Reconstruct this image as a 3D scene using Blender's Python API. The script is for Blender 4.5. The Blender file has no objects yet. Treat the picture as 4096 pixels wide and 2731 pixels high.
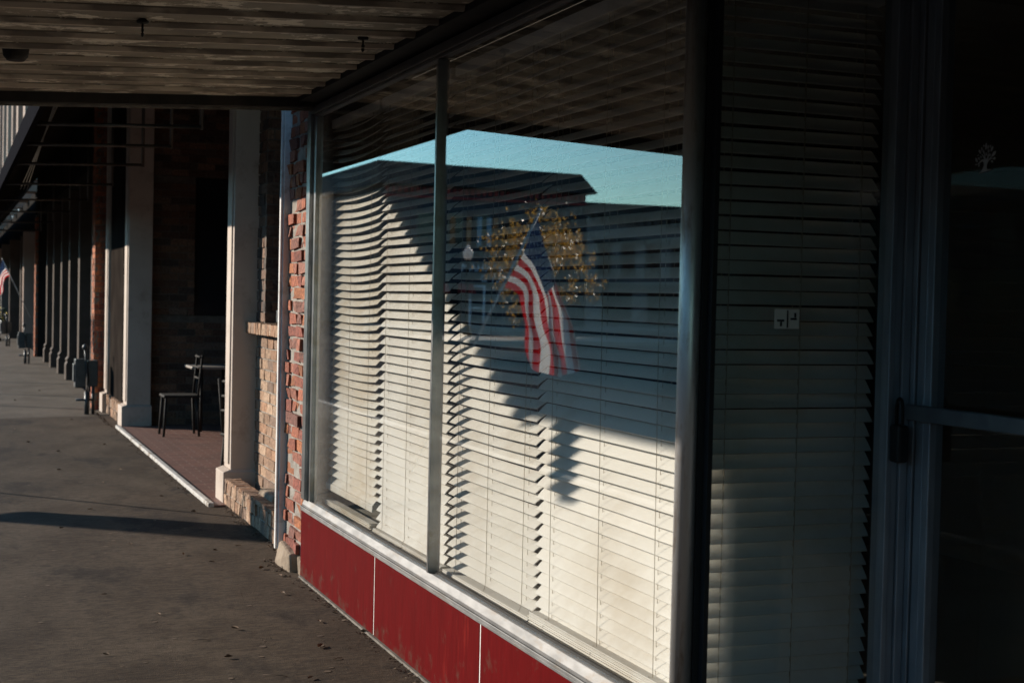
import bpy, bmesh, math, random
from mathutils import Vector, Matrix
R = random.Random(7)
sc = bpy.context.scene
COL = sc.collection
rad = math.radians

# ------------------------------------------------------------------ helpers
class MB:
    """collects shapes in world coordinates, links them as one mesh object"""
    def __init__(s):
        s.bm = bmesh.new(); s.tint = None
    def hexa(s, p, mi=0, tint=None):
        v = [s.bm.verts.new(q) for q in p]
        fs = []
        for f in ((0,3,2,1),(4,5,6,7),(0,1,5,4),(1,2,6,5),(2,3,7,6),(3,0,4,7)):
            fc = s.bm.faces.new([v[i] for i in f]); fc.material_index = mi; fs.append(fc)
        if tint is not None:
            if s.tint is None: s.tint = s.bm.loops.layers.float_color.new('tint')
            for fc in fs:
                for l in fc.loops: l[s.tint] = (*tint, 1)
        return v
    def box(s, x0, x1, y0, y1, z0, z1, mi=0, j=0.0, tint=None):
        if x1 < x0: x0, x1 = x1, x0
        if y1 < y0: y0, y1 = y1, y0
        if z1 < z0: z0, z1 = z1, z0
        q = [(x0,y0,z0),(x1,y0,z0),(x1,y1,z0),(x0,y1,z0),(x0,y0,z1),(x1,y0,z1),(x1,y1,z1),(x0,y1,z1)]
        if j: q = [tuple(c + R.uniform(-j, j) for c in p) for p in q]
        return s.hexa(q, mi, tint)
    def poly(s, pts, mi=0):
        f = s.bm.faces.new([s.bm.verts.new(p) for p in pts]); f.material_index = mi; return f
    def prism(s, pts, d, mi=0):
        """closed outline pts (3-D) extruded by vector d"""
        d = Vector(d)
        a = [s.bm.verts.new(p) for p in pts]; b = [s.bm.verts.new(Vector(p) + d) for p in pts]
        n = len(pts)
        fs = [s.bm.faces.new(a[::-1]), s.bm.faces.new(b)]
        for i in range(n):
            fs.append(s.bm.faces.new([a[i], a[(i+1) % n], b[(i+1) % n], b[i]]))
        for f in fs: f.material_index = mi
    def tube(s, pts, r, n=8, mi=0, caps=True, r2=None):
        pts = [Vector(p) for p in pts]; rings = []
        m = len(pts)
        for i, p in enumerate(pts):
            t = (pts[min(i+1, m-1)] - pts[max(i-1, 0)]).normalized()
            a = t.orthogonal().normalized() if abs(t.z) > .99 else t.cross(Vector((0,0,1))).normalized()
            b = t.cross(a)
            rr = r if r2 is None else r + (r2 - r) * i / max(1, m-1)
            if isinstance(r, (list, tuple)): rr = r[i]
            rings.append([s.bm.verts.new(p + a*math.cos(2*math.pi*k/n)*rr + b*math.sin(2*math.pi*k/n)*rr) for k in range(n)])
        for i in range(m-1):
            for k in range(n):
                f = s.bm.faces.new([rings[i][k], rings[i][(k+1) % n], rings[i+1][(k+1) % n], rings[i+1][k]]); f.material_index = mi; f.smooth = True
        if caps:
            s.bm.faces.new(rings[0][::-1]).material_index = mi; s.bm.faces.new(rings[-1]).material_index = mi
    def lathe(s, c, prof, n=20, mi=0):
        c = Vector(c); rings = []
        for (r, z) in prof:
            rings.append([s.bm.verts.new(c + Vector((math.cos(2*math.pi*k/n)*r, math.sin(2*math.pi*k/n)*r, z))) for k in range(n)])
        for i in range(len(prof)-1):
            for k in range(n):
                f = s.bm.faces.new([rings[i][k], rings[i][(k+1) % n], rings[i+1][(k+1) % n], rings[i+1][k]]); f.material_index = mi; f.smooth = True
        s.bm.faces.new(rings[0][::-1]); s.bm.faces.new(rings[-1])
    def build(s, name, mats, parent=None, bevel=0, smooth=False, fix=True):
        me = bpy.data.meshes.new(name)
        if fix: bmesh.ops.recalc_face_normals(s.bm, faces=s.bm.faces)
        s.bm.to_mesh(me); s.bm.free()
        if not isinstance(mats, (list, tuple)): mats = [mats]
        for m in mats: me.materials.append(m)
        if smooth:
            for p in me.polygons: p.use_smooth = True
        o = bpy.data.objects.new(name, me); COL.objects.link(o)
        if parent is not None:
            o.parent = parent
            w = Vector((0,0,0)); q = parent
            while q is not None:
                w += q.location; q = q.parent
            o.location = -w
        if bevel:
            b = o.modifiers.new('bevel', 'BEVEL'); b.width = bevel; b.segments = 2; b.limit_method = 'ANGLE'
        return o

def tag(o, label=None, cat=None, group=None, kind=None):
    if label: o['label'] = label
    if cat: o['category'] = cat
    if group: o['group'] = group
    if kind: o['kind'] = kind
    return o
def thing(name, loc, label, cat, group=None):
    o = bpy.data.objects.new(name, None); COL.objects.link(o); o.location = loc; o.empty_display_size = .2
    return tag(o, label, cat, group)
def dup(root, loc, rotz=0, scale=1, label=None):
    r = root.copy(); COL.objects.link(r); r.location = loc; r.rotation_euler = (0,0,rotz); r.scale = (scale,)*3
    if label: r['label'] = label
    for ch in list(root.children):
        c = ch.copy(); COL.objects.link(c); c.parent = r
        for g in ch.children:
            d = g.copy(); COL.objects.link(d); d.parent = c
    return r

# ------------------------------------------------------------------ materials
def nodes(m):
    m.use_nodes = True; nt = m.node_tree
    return nt, nt.nodes['Principled BSDF'], nt.nodes['Material Output']
def mat(name, c1, c2=None, rough=.7, metal=0, scale=6, bump=0, bscale=40, stretch=(1,1,1), lo=.35, hi=.65, c3=None, s3=1.5, spec=.5, detail=6, t3=(.52,.66)):
    m = bpy.data.materials.new(name); nt, bs, out = nodes(m); N = nt.nodes.new; L = nt.links.new
    bs.inputs['Roughness'].default_value = rough; bs.inputs['Metallic'].default_value = metal
    bs.inputs['Specular IOR Level'].default_value = spec
    if c2 is None and not bump:
        bs.inputs['Base Color'].default_value = (*c1, 1); return m
    tc = N('ShaderNodeTexCoord'); mp = N('ShaderNodeMapping'); mp.inputs['Scale'].default_value = stretch
    L(tc.outputs['Object'], mp.inputs[0])
    if c2 is None: bs.inputs['Base Color'].default_value = (*c1, 1)
    else:
        nz = N('ShaderNodeTexNoise'); nz.inputs['Scale'].default_value = scale; nz.inputs['Detail'].default_value = detail
        L(mp.outputs[0], nz.inputs[0])
        rp = N('ShaderNodeValToRGB'); rp.color_ramp.elements[0].position = lo; rp.color_ramp.elements[1].position = hi
        rp.color_ramp.elements[0].color = (*c1, 1); rp.color_ramp.elements[1].color = (*c2, 1)
        L(nz.outputs[0], rp.inputs[0]); last = rp.outputs[0]
        if c3:
            n3 = N('ShaderNodeTexNoise'); n3.inputs['Scale'].default_value = s3; n3.inputs['Detail'].default_value = 8; n3.inputs['Roughness'].default_value = .7
            L(mp.outputs[0], n3.inputs[0])
            r3 = N('ShaderNodeValToRGB'); r3.color_ramp.elements[0].position = t3[0]; r3.color_ramp.elements[1].position = t3[1]
            L(n3.outputs[0], r3.inputs[0])
            mx = N('ShaderNodeMixRGB'); L(r3.outputs[0], mx.inputs[0]); L(last, mx.inputs[1]); mx.inputs[2].default_value = (*c3, 1); last = mx.outputs[0]
        L(last, bs.inputs['Base Color'])
    if bump:
        nb = N('ShaderNodeTexNoise'); nb.inputs['Scale'].default_value = bscale; nb.inputs['Detail'].default_value = 8
        L(mp.outputs[0], nb.inputs[0])
        bp = N('ShaderNodeBump'); bp.inputs['Strength'].default_value = bump; bp.inputs['Distance'].default_value = .01
        L(nb.outputs[0], bp.inputs['Height']); L(bp.outputs[0], bs.inputs['Normal'])
    return m
def brickmat(name, dark=1.0, rough=.9, bump=.7):
    m = bpy.data.materials.new(name); nt, bs, out = nodes(m); N = nt.nodes.new; L = nt.links.new
    at = N('ShaderNodeAttribute'); at.attribute_name = 'tint'
    tc = N('ShaderNodeTexCoord'); nz = N('ShaderNodeTexNoise'); nz.inputs['Scale'].default_value = 45; nz.inputs['Detail'].default_value = 8
    L(tc.outputs['Object'], nz.inputs[0])
    rp = N('ShaderNodeValToRGB'); rp.color_ramp.elements[0].position = .3; rp.color_ramp.elements[1].position = .7
    rp.color_ramp.elements[0].color = (.45*dark, .42*dark, .4*dark, 1); rp.color_ramp.elements[1].color = (1.2*dark, 1.2*dark, 1.2*dark, 1)
    L(nz.outputs[0], rp.inputs[0])
    mx = N('ShaderNodeMixRGB'); mx.blend_type = 'MULTIPLY'; mx.inputs[0].default_value = 1
    L(at.outputs['Color'], mx.inputs[1]); L(rp.outputs[0], mx.inputs[2]); L(mx.outputs[0], bs.inputs['Base Color'])
    bs.inputs['Roughness'].default_value = rough
    bp = N('ShaderNodeBump'); bp.inputs['Strength'].default_value = bump; bp.inputs['Distance'].default_value = .012
    L(nz.outputs[0], bp.inputs['Height']); L(bp.outputs[0], bs.inputs['Normal'])
    return m
def glassmat(name, tint=(.9,.92,.92), dust=0.0, rough=0.0, f0=.043, grime=None):
    """thin pane: see-through, each of its two faces mirrors by angle"""
    m = bpy.data.materials.new(name); m.use_nodes = True; nt = m.node_tree; nt.nodes.clear(); N = nt.nodes.new; L = nt.links.new
    def math_(op, a, b=None):
        n = N('ShaderNodeMath'); n.operation = op
        for i, x in enumerate((a, b)):
            if x is None: continue
            if isinstance(x, (int, float)): n.inputs[i].default_value = x
            else: L(x, n.inputs[i])
        return n.outputs[0]
    out = N('ShaderNodeOutputMaterial'); g = N('ShaderNodeNewGeometry')
    dt = N('ShaderNodeVectorMath'); dt.operation = 'DOT_PRODUCT'; L(g.outputs['Normal'], dt.inputs[0]); L(g.outputs['Incoming'], dt.inputs[1])
    c = math_('ABSOLUTE', dt.outputs['Value']); k = math_('POWER', math_('SUBTRACT', 1.0, c), 5.0)
    F = math_('ADD', math_('MULTIPLY', k, 1 - f0), f0)
    tr = N('ShaderNodeBsdfTransparent'); tr.inputs[0].default_value = (*tint, 1)
    gl = N('ShaderNodeBsdfGlossy'); gl.inputs['Roughness'].default_value = rough; gl.inputs[0].default_value = (1,1,1,1)
    mx = N('ShaderNodeMixShader'); L(F, mx.inputs[0]); L(tr.outputs[0], mx.inputs[1]); L(gl.outputs[0], mx.inputs[2])
    last = mx.outputs[0]
    if dust:
        tc = N('ShaderNodeTexCoord'); nz = N('ShaderNodeTexNoise'); nz.inputs['Scale'].default_value = 3.5; nz.inputs['Detail'].default_value = 12; nz.inputs['Roughness'].default_value = .75
        L(tc.outputs['Object'], nz.inputs[0])
        df = N('ShaderNodeBsdfDiffuse'); df.inputs[0].default_value = (.5,.47,.42,1)
        fac = math_('MULTIPLY', math_('POWER', nz.outputs[0], 3.0), dust)
        if grime:            # dirt gathered towards one jamb, in metres along the wall
            sx = N('ShaderNodeSeparateXYZ'); L(tc.outputs['Object'], sx.inputs[0])
            mr = N('ShaderNodeMapRange'); mr.inputs[1].default_value = grime; mr.inputs[2].default_value = 7.8; mr.inputs[3].default_value = 0; mr.inputs[4].default_value = .16; L(sx.outputs[1], mr.inputs[0])
            n5 = N('ShaderNodeTexNoise'); n5.inputs['Scale'].default_value = 30; n5.inputs['Detail'].default_value = 6; L(tc.outputs['Object'], n5.inputs[0])
            fac = math_('ADD', fac, math_('MULTIPLY', mr.outputs[0], math_('MULTIPLY', n5.outputs[0], 1.4)))
        m2 = N('ShaderNodeMixShader'); L(fac, m2.inputs[0]); L(last, m2.inputs[1]); L(df.outputs[0], m2.inputs[2]); last = m2.outputs[0]
    L(last, out.inputs[0])
    return m
def cloth(name, col, trans=.35, col2=None, rough=.6):
    """thin sheet that lets some light through"""
    m = bpy.data.materials.new(name); nt, bs, out = nodes(m); N = nt.nodes.new; L = nt.links.new
    bs.inputs['Base Color'].default_value = (*col, 1); bs.inputs['Roughness'].default_value = rough
    tl = N('ShaderNodeBsdfTranslucent'); tl.inputs[0].default_value = (*col, 1)
    mx = N('ShaderNodeMixShader'); mx.inputs[0].default_value = trans
    if col2:
        tc = N('ShaderNodeTexCoord'); nz = N('ShaderNodeTexNoise'); nz.inputs['Scale'].default_value = 1.6; nz.inputs['Detail'].default_value = 9; nz.inputs['Roughness'].default_value = .65
        L(tc.outputs['Object'], nz.inputs[0])
        rp = N('ShaderNodeValToRGB'); rp.color_ramp.elements[0].position = .46; rp.color_ramp.elements[1].position = .72
        rp.color_ramp.elements[0].color = (*col, 1); rp.color_ramp.elements[1].color = (*col2, 1)
        L(nz.outputs[0], rp.inputs[0]); L(rp.outputs[0], bs.inputs['Base Color']); L(rp.outputs[0], tl.inputs[0])
    L(bs.outputs[0], mx.inputs[1]); L(tl.outputs[0], mx.inputs[2]); L(mx.outputs[0], out.inputs[0])
    return m

M = {}
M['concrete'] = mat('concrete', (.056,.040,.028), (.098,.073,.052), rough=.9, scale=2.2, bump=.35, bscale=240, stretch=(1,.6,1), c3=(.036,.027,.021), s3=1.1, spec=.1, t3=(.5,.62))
def speckle(m, scale, lo_, hi_):
    nt = m.node_tree; bs = nt.nodes['Principled BSDF']; N = nt.nodes.new; L = nt.links.new
    src = bs.inputs['Base Color'].links[0].from_socket
    tc = N('ShaderNodeTexCoord'); nz = N('ShaderNodeTexNoise'); nz.inputs['Scale'].default_value = scale; nz.inputs['Detail'].default_value = 4; nz.inputs['Roughness'].default_value = .8
    mp = N('ShaderNodeMapping'); mp.inputs['Scale'].default_value = (.45,1.3,1); L(tc.outputs['Object'], mp.inputs[0]); L(mp.outputs[0], nz.inputs[0])
    mr = N('ShaderNodeMapRange'); mr.inputs[1].default_value = .3; mr.inputs[2].default_value = .7; mr.inputs[3].default_value = lo_; mr.inputs[4].default_value = hi_; L(nz.outputs[0], mr.inputs[0])
    mx = N('ShaderNodeMixRGB'); mx.blend_type = 'MULTIPLY'; mx.inputs[0].default_value = 1; L(src, mx.inputs[1]); L(mr.outputs[0], mx.inputs[2]); L(mx.outputs[0], bs.inputs['Base Color'])
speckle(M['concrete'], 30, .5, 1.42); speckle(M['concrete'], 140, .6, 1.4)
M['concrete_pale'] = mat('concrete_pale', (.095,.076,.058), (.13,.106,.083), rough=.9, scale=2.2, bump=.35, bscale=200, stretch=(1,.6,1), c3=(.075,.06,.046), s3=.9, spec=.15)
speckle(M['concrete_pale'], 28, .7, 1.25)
M['asphalt'] = mat('asphalt', (.05,.052,.056), (.08,.082,.086), rough=.9, spec=0, scale=3, bump=.5, bscale=60)
M['pale_concrete'] = mat('pale_concrete', (.30,.27,.23), (.40,.36,.31), rough=.9, scale=1.5)
M['alu'] = mat('alu', (.24,.245,.25), (.36,.36,.36), rough=.32, metal=.92, scale=9, bump=.08, bscale=120, c3=(.25,.23,.2), s3=6)
M['alu_dark'] = mat('alu_dark', (.075,.066,.058), (.11,.1,.088), rough=.45, metal=.5, scale=9)
M['bar'] = mat('bar', (.10,.11,.12), (.15,.16,.17), rough=.5, metal=.6, scale=12)
M['sill'] = mat('sill', (.13,.13,.13), (.2,.2,.2), rough=.6, metal=.5, scale=9, stretch=(3,1,3), c3=(.15,.13,.11), s3=5)
M['chrome'] = mat('chrome', (.62,.63,.64), (.74,.74,.74), rough=.38, metal=.8, scale=5, stretch=(6,6,1), c3=(.4,.34,.3), s3=5)
M['alu_door'] = mat('alu_door', (.30,.33,.36), (.40,.43,.46), rough=.45, metal=.6, scale=6, stretch=(5,5,1))
M['lit_bead'] = mat('lit_bead', (.22,.18,.14), (.52,.43,.33), rough=.7, scale=7, stretch=(.5,2,1), lo=.42, hi=.55, bump=.3, bscale=40)  # pale rib paint stands in for brighter light; mottling is worn paint
M['red'] = mat('red', (.095,.0025,.0032), (.115,.003,.004), rough=.4, spec=.06, scale=5, stretch=(6,6,1), c3=(.17,.010,.008), s3=1.3, t3=(.6,.68), bump=.05, bscale=14)
def wear(m):
    # vertical nicks in the enamel and pavement dirt splashed over the foot of the panels
    nt = m.node_tree; bs = nt.nodes['Principled BSDF']; N = nt.nodes.new; L = nt.links.new
    tc = N('ShaderNodeTexCoord'); last = bs.inputs['Base Color'].links[0].from_socket
    for (sc_, st, a, b_, col, zr) in ((38, (1,1,.16), .70, .72, (.40,.13,.10), None), (9, (1,1,1), .60, .85, (.085,.055,.04), (.0,.16))):
        mp = N('ShaderNodeMapping'); mp.inputs['Scale'].default_value = st; L(tc.outputs['Object'], mp.inputs[0])
        nz = N('ShaderNodeTexNoise'); nz.inputs['Scale'].default_value = sc_; nz.inputs['Detail'].default_value = 7; nz.inputs['Roughness'].default_value = .7; L(mp.outputs[0], nz.inputs[0])
        v = nz.outputs[0]
        if zr:
            sx = N('ShaderNodeSeparateXYZ'); L(tc.outputs['Object'], sx.inputs[0])
            mr = N('ShaderNodeMapRange'); mr.inputs[1].default_value = zr[0]; mr.inputs[2].default_value = zr[1]; mr.inputs[3].default_value = .14; mr.inputs[4].default_value = 0; L(sx.outputs[2], mr.inputs[0])
            ad = N('ShaderNodeMath'); L(v, ad.inputs[0]); L(mr.outputs[0], ad.inputs[1]); v = ad.outputs[0]
        m2 = N('ShaderNodeMapRange'); m2.inputs[1].default_value = a; m2.inputs[2].default_value = b_; L(v, m2.inputs[0])
        mx = N('ShaderNodeMixRGB'); L(m2.outputs[0], mx.inputs[0]); L(last, mx.inputs[1]); mx.inputs[2].default_value = (*col, 1); last = mx.outputs[0]
    L(last, bs.inputs['Base Color'])
wear(M['red'])
M['slat'] = cloth('slat', (.82,.79,.73), .05, (.60,.53,.43))
M['slat_stained'] = cloth('slat_stained', (.80,.76,.68), .05, (.62,.50,.34))
M['cord'] = mat('cord', (.42,.35,.25), rough=.8)
M['glass'] = glassmat('glass', (.985,.99,.985), dust=.012, f0=.07)
M['glass_dusty'] = glassmat('glass_dusty', (.985,.99,.985), dust=.02, f0=.07, grime=7.45)
M['glass_dark'] = glassmat('glass_dark', (.90,.92,.92), dust=.008)
M['interior'] = mat('interior', (.05,.042,.035), (.07,.06,.05), rough=.9, scale=2)
M['ledge'] = mat('ledge', (.42,.39,.32), (.55,.52,.45), rough=.7, scale=7, c3=(.2,.16,.11), s3=5)
M['jamb_wall'] = mat('jamb_wall', (.12,.10,.08), (.20,.17,.14), rough=.9, scale=6, c3=(.3,.27,.23), s3=9)
M['deck'] = mat('deck', (.14,.115,.086), (.27,.225,.17), rough=.75, scale=3, stretch=(.75,1.3,1), c3=(.60,.53,.43), s3=6.5, t3=(.545,.56), bump=.5, bscale=22)
M['iron'] = mat('iron', (.018,.017,.016), (.032,.028,.024), rough=.75, scale=8, spec=.2)
M['iron_edge'] = mat('iron_edge', (.20,.18,.15), (.10,.085,.07), rough=.7, scale=14)
M['white_trim'] = mat('white_trim', (.66,.65,.63), (.76,.75,.72), rough=.6, scale=7, c3=(.5,.47,.42), s3=10)
M['worn_white'] = mat('worn_white', (.42,.40,.37), (.60,.58,.54), rough=.7, scale=5, c3=(.22,.18,.14), s3=5, t3=(.54,.60), bump=.5, bscale=30)
M['column'] = mat('column', (.47,.385,.32), (.54,.45,.375), rough=.65, scale=3, c3=(.38,.30,.24), s3=3.5)
M['brick'] = brickmat('brick'); M['brick_rough'] = brickmat('brick_rough', bump=1.0)
M['mortar'] = mat('mortar', (.22,.195,.165), (.34,.31,.27), rough=.95, scale=14, bump=.7, bscale=70)
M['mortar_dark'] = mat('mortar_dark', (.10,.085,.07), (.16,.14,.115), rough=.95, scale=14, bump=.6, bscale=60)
M['black'] = mat('black', (.008,.008,.009), rough=.6)
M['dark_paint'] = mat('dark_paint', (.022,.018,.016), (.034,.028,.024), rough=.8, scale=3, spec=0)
M['pilaster'] = mat('pilaster', (.085,.065,.052), (.11,.085,.07), rough=.7, scale=4, spec=.1)
M['meter'] = mat('meter', (.035,.045,.05), (.06,.07,.075), rough=.45, metal=.3, scale=9)
M['fascia'] = mat('fascia', (.012,.012,.014), (.018,.018,.021), spec=0, rough=.8, scale=12, stretch=(1,6,1))
M['leaf_dry'] = mat('leaf_dry', (.10,.055,.028), (.17,.10,.05), rough=.8, scale=20)
M['litter'] = mat('litter', (.05,.03,.018), (.12,.075,.04), rough=.9, scale=30)
M['table_top'] = mat('table_top', (.30,.27,.24), (.38,.34,.30), rough=.4, scale=12)
M['gold_leaf'] = cloth('gold_leaf', (.55,.30,.05), .4, (.75,.50,.18), rough=.35)
M['bark'] = mat('bark', (.07,.055,.045), (.12,.1,.08), rough=.9, scale=14, stretch=(1,1,.3))
M['flag_red'] = cloth('flag_red', (.55,.012,.02), .4); M['flag_white'] = cloth('flag_white', (.86,.84,.82), .42); M['flag_blue'] = cloth('flag_blue', (.025,.05,.13), .3)
M['pole_white'] = mat('pole_white', (.62,.60,.56), (.7,.68,.64), rough=.4, scale=20)
M['globe'] = cloth('globe', (.85,.82,.80), .5, rough=.2)
M['b1'] = mat('b1', (.045,.050,.060), (.065,.070,.080), rough=.9, scale=.8, stretch=(1,1,3))
M['b1_roof'] = mat('b1_roof', (.04,.036,.034), (.06,.052,.048), rough=.85, scale=1)
M['b2'] = mat('b2', (.27,.245,.23), (.34,.31,.29), rough=.9, scale=.7)
M['b2_trim'] = mat('b2_trim', (.11,.10,.09), (.14,.125,.11), rough=.8, scale=1)
M['win_dark'] = mat('win_dark', (.02,.022,.026), rough=.12)
M['orange'] = mat('orange', (.40,.15,.06), (.5,.2,.08), rough=.8, scale=2)
M['blue_pale'] = mat('blue_pale', (.32,.40,.46), rough=.7)
M['red_dull'] = mat('red_dull', (.35,.04,.04), (.42,.06,.05), rough=.8, scale=2)
M['sign_text'] = mat('sign_text', (.85,.86,.88), rough=.6)
M['stucco'] = mat('stucco', (.33,.24,.19), (.40,.30,.24), rough=.9, scale=1)
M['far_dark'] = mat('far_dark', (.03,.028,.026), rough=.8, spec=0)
M['far_blue'] = mat('far_blue', (.16,.27,.33), rough=.5)
M['paper'] = mat('paper', (.78,.74,.66), rough=.8)
M['decal'] = mat('decal', (.55,.58,.58), rough=.7)
M['stone'] = mat('stone', (.17,.125,.085), (.32,.25,.18), rough=.95, scale=9, bump=.8, bscale=25)
M['yellow'] = mat('yellow', (.6,.42,.03), rough=.8); M['plant_green'] = mat('plant_green', (.03,.05,.02), (.05,.075,.03), rough=.8, scale=9)

def tilemat():
    m = bpy.data.materials.new('floor_tile'); nt, bs, out = nodes(m); N = nt.nodes.new; L = nt.links.new
    tc = N('ShaderNodeTexCoord'); mp = N('ShaderNodeMapping'); L(tc.outputs['Object'], mp.inputs[0])
    br = N('ShaderNodeTexBrick'); br.inputs['Scale'].default_value = 1; br.inputs['Brick Width'].default_value = .20; br.inputs['Row Height'].default_value = .10
    br.inputs['Mortar Size'].default_value = .004; br.inputs['Color1'].default_value = (.17,.075,.055,1); br.inputs['Color2'].default_value = (.11,.05,.038,1); br.inputs['Mortar'].default_value = (.25,.18,.14,1)
    L(mp.outputs[0], br.inputs[0]); L(br.outputs[0], bs.inputs['Base Color']); bs.inputs['Roughness'].default_value = .6
    bp = N('ShaderNodeBump'); bp.inputs['Strength'].default_value = .5; bp.inputs['Distance'].default_value = .004; bp.invert = True
    L(br.outputs['Fac'], bp.inputs['Height']); L(bp.outputs[0], bs.inputs['Normal'])
    return m
M['tile'] = tilemat()

PAL_RED = [(.30,.085,.045),(.36,.11,.055),(.25,.07,.045),(.33,.12,.075),(.22,.085,.06),(.38,.13,.05),(.28,.12,.085)]
PAL_TAN = [(.36,.22,.135),(.42,.27,.17),(.31,.19,.12),(.38,.21,.12),(.27,.175,.12),(.44,.30,.20)]
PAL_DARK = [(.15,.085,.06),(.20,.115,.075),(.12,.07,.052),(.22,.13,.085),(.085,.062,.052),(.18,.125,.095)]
PAL_SUNLIT = [(.42,.13,.05),(.46,.15,.06),(.38,.11,.045)]  # brighter brick for street faces, sunlight put into the colour
def bricks(name, parent, o, u, n, length, height, pal, course=.076, blen=.205, joint=.011, jit=.003, out=.004, depth=.09, mort='mortar', mat_='brick', rough=False, back=.03):
    """a wall face of separate bricks in mortar; o = lower corner on the face, u along, n outward"""
    o, u, n = Vector(o), Vector(u), Vector(n); z = Vector((0,0,1))
    b = MB(); rows = int(height / course)
    for r in range(rows):
        a = -blen * (.5 if r % 2 else 0) - (R.uniform(0, .05) if rough else 0)
        while a < length:
            w = blen * (R.choice((.5,.55,.8,1,1)) if rough else 1)
            a0, a1 = max(a, 0), min(a + w - joint, length)
            if a1 - a0 > .02:
                z0, z1 = r*course + joint*.5, (r+1)*course - joint*.5
                e = R.uniform(-out, out)
                t = R.choice(pal); k = R.uniform(.75, 1.2); t = tuple(c*k for c in t)
                q = []
                for (aa, zz, dd) in ((a0,z0,-depth),(a1,z0,-depth),(a1,z0,e),(a0,z0,e),(a0,z1,-depth),(a1,z1,-depth),(a1,z1,e),(a0,z1,e)):
                    q.append(o + u*(aa + R.uniform(-jit,jit)) + z*(zz + R.uniform(-jit,jit)) + n*(dd + (R.uniform(-jit,jit) if dd == e else 0)))
                b.hexa(q, 0, t)
            a += w
    bo = b.build(name, M[mat_], parent)
    m = MB(); q = []
    for (aa, zz, dd) in ((0,0,-depth-back),(length,0,-depth-back),(length,0,-.010),(0,0,-.010),(0,height,-depth-back),(length,height,-depth-back),(length,height,-.010),(0,height,-.010)):
        q.append(o + u*aa + z*zz + n*dd)
    m.hexa(q); m.build('mortar', M[mort], bo)
    return bo

# ------------------------------------------------------------------ camera, light, sky
cam = bpy.data.cameras.new('camera'); co = bpy.data.objects.new('camera', cam); COL.objects.link(co); sc.camera = co
C0 = Vector((-1.9, 0, 1.62)); yaw, pitch, roll = rad(21.53), rad(-1.68), math.atan(.022)
fw = Vector((math.sin(yaw)*math.cos(pitch), math.cos(yaw)*math.cos(pitch), math.sin(pitch)))
rt0 = Vector((math.cos(yaw), -math.sin(yaw), 0)); up0 = rt0.cross(fw)
rt = rt0*math.cos(roll) + up0*math.sin(roll); up = up0*math.cos(roll) - rt0*math.sin(roll)
mw = Matrix((rt, up, -fw)).transposed().to_4x4(); mw.translation = C0; co.matrix_world = mw
cam.lens = 50; cam.sensor_width = 36; cam.clip_end = 3000; cam.clip_start = .05
cam.dof.use_dof = True; cam.dof.focus_distance = 6.0; cam.dof.aperture_fstop = 5.0

AZ, EL = rad(43), rad(17.5)         # sun from the street side: 43 degrees off square to the shopfront
D = Vector((-math.cos(AZ)*math.cos(EL), math.sin(AZ)*math.cos(EL), math.sin(EL)))
sun = bpy.data.lights.new('sun', 'SUN'); sun.energy = 4.1; sun.angle = rad(.53); sun.color = (1.0, .89, .76)
so = bpy.data.objects.new('sun', sun); COL.objects.link(so); so.rotation_euler = D.to_track_quat('Z', 'Y').to_euler(); so.location = D*50
w = bpy.data.worlds.new('World'); sc.world = w; w.use_nodes = True; nt = w.node_tree
sky = nt.nodes.new('ShaderNodeTexSky'); sky.sky_type = 'NISHITA'; sky.sun_disc = False
sky.sun_elevation = EL; sky.sun_rotation = math.atan2(D.x, D.y); sky.altitude = 200; sky.air_density = 1.0; sky.dust_density = .15; sky.ozone_density = 2.2
bg = nt.nodes['Background']; bg.inputs[1].default_value = .128
tn = nt.nodes.new('ShaderNodeMixRGB'); tn.blend_type = 'MULTIPLY'; tn.inputs[0].default_value = 1; tn.inputs[2].default_value = (.58,.90,.97,1)
nt.links.new(sky.outputs[0], tn.inputs[1]); nt.links.new(tn.outputs[0], bg.inputs[0])
sc.view_settings.view_transform = 'Standard'; sc.view_settings.look = 'None'; sc.view_settings.exposure = .72; sc.view_settings.gamma = 1
sc.cycles.max_bounces = 14; sc.cycles.transparent_max_bounces = 24; sc.cycles.caustics_reflective = False; sc.cycles.caustics_refractive = False
sc.cycles.sample_clamp_indirect = 4

# ------------------------------------------------------------------ the setting
S = .02
def gz(x): return S*x
b = MB(); b.poly([(-900,-900,-.22),(900,-900,-.22),(900,900,-.22),(-900,900,-.22)]); tag(b.build('road', M['asphalt']), kind='structure')
b = MB()
ys = [-9 + 3.05*i for i in range(0, 34)]
def slab(b, y0, y1):
    b.hexa([(-3.55,y0,-.6),(.12,y0,-.6),(.12,y1,-.6),(-3.55,y1,-.6),(-3.55,y0,gz(-3.55)),(.12,y0,gz(.12)),(.12,y1,gz(.12)),(-3.55,y1,gz(-3.55))])
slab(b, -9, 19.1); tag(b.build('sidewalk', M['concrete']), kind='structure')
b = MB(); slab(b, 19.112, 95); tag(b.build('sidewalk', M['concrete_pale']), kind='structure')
b = MB(); b.box(-3.70,-3.55,-9,95,-.6,-.068); tag(b.build('kerb', M['pale_concrete'], bevel=.015), kind='structure')
b = MB(); b.box(-120,-16.5,54,60,-.5,-.06); tag(b.build('far_pavement', M['pale_concrete']), kind='structure')
b = MB(); b.box(-120,-21,76,84.9,-.5,-.06); tag(b.build('far_sidewalk', M['pale_concrete']), kind='structure')
b = MB(); b.hexa([(-16.0,47.0,-.216),(-40,37.0,-.216),(-40,37.22,-.216),(-16.0,47.22,-.216),(-16.0,47.0,-.212),(-40,37.0,-.212),(-40,37.22,-.212),(-16.0,47.22,-.212)])
tag(b.build('road_marking', M['pale_concrete']), kind='structure')
b = MB(); b.box(-.03,6,10.83,17.55,-.05,.012); tag(b.build('tiled_floor', M['tile']), kind='structure')
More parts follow.
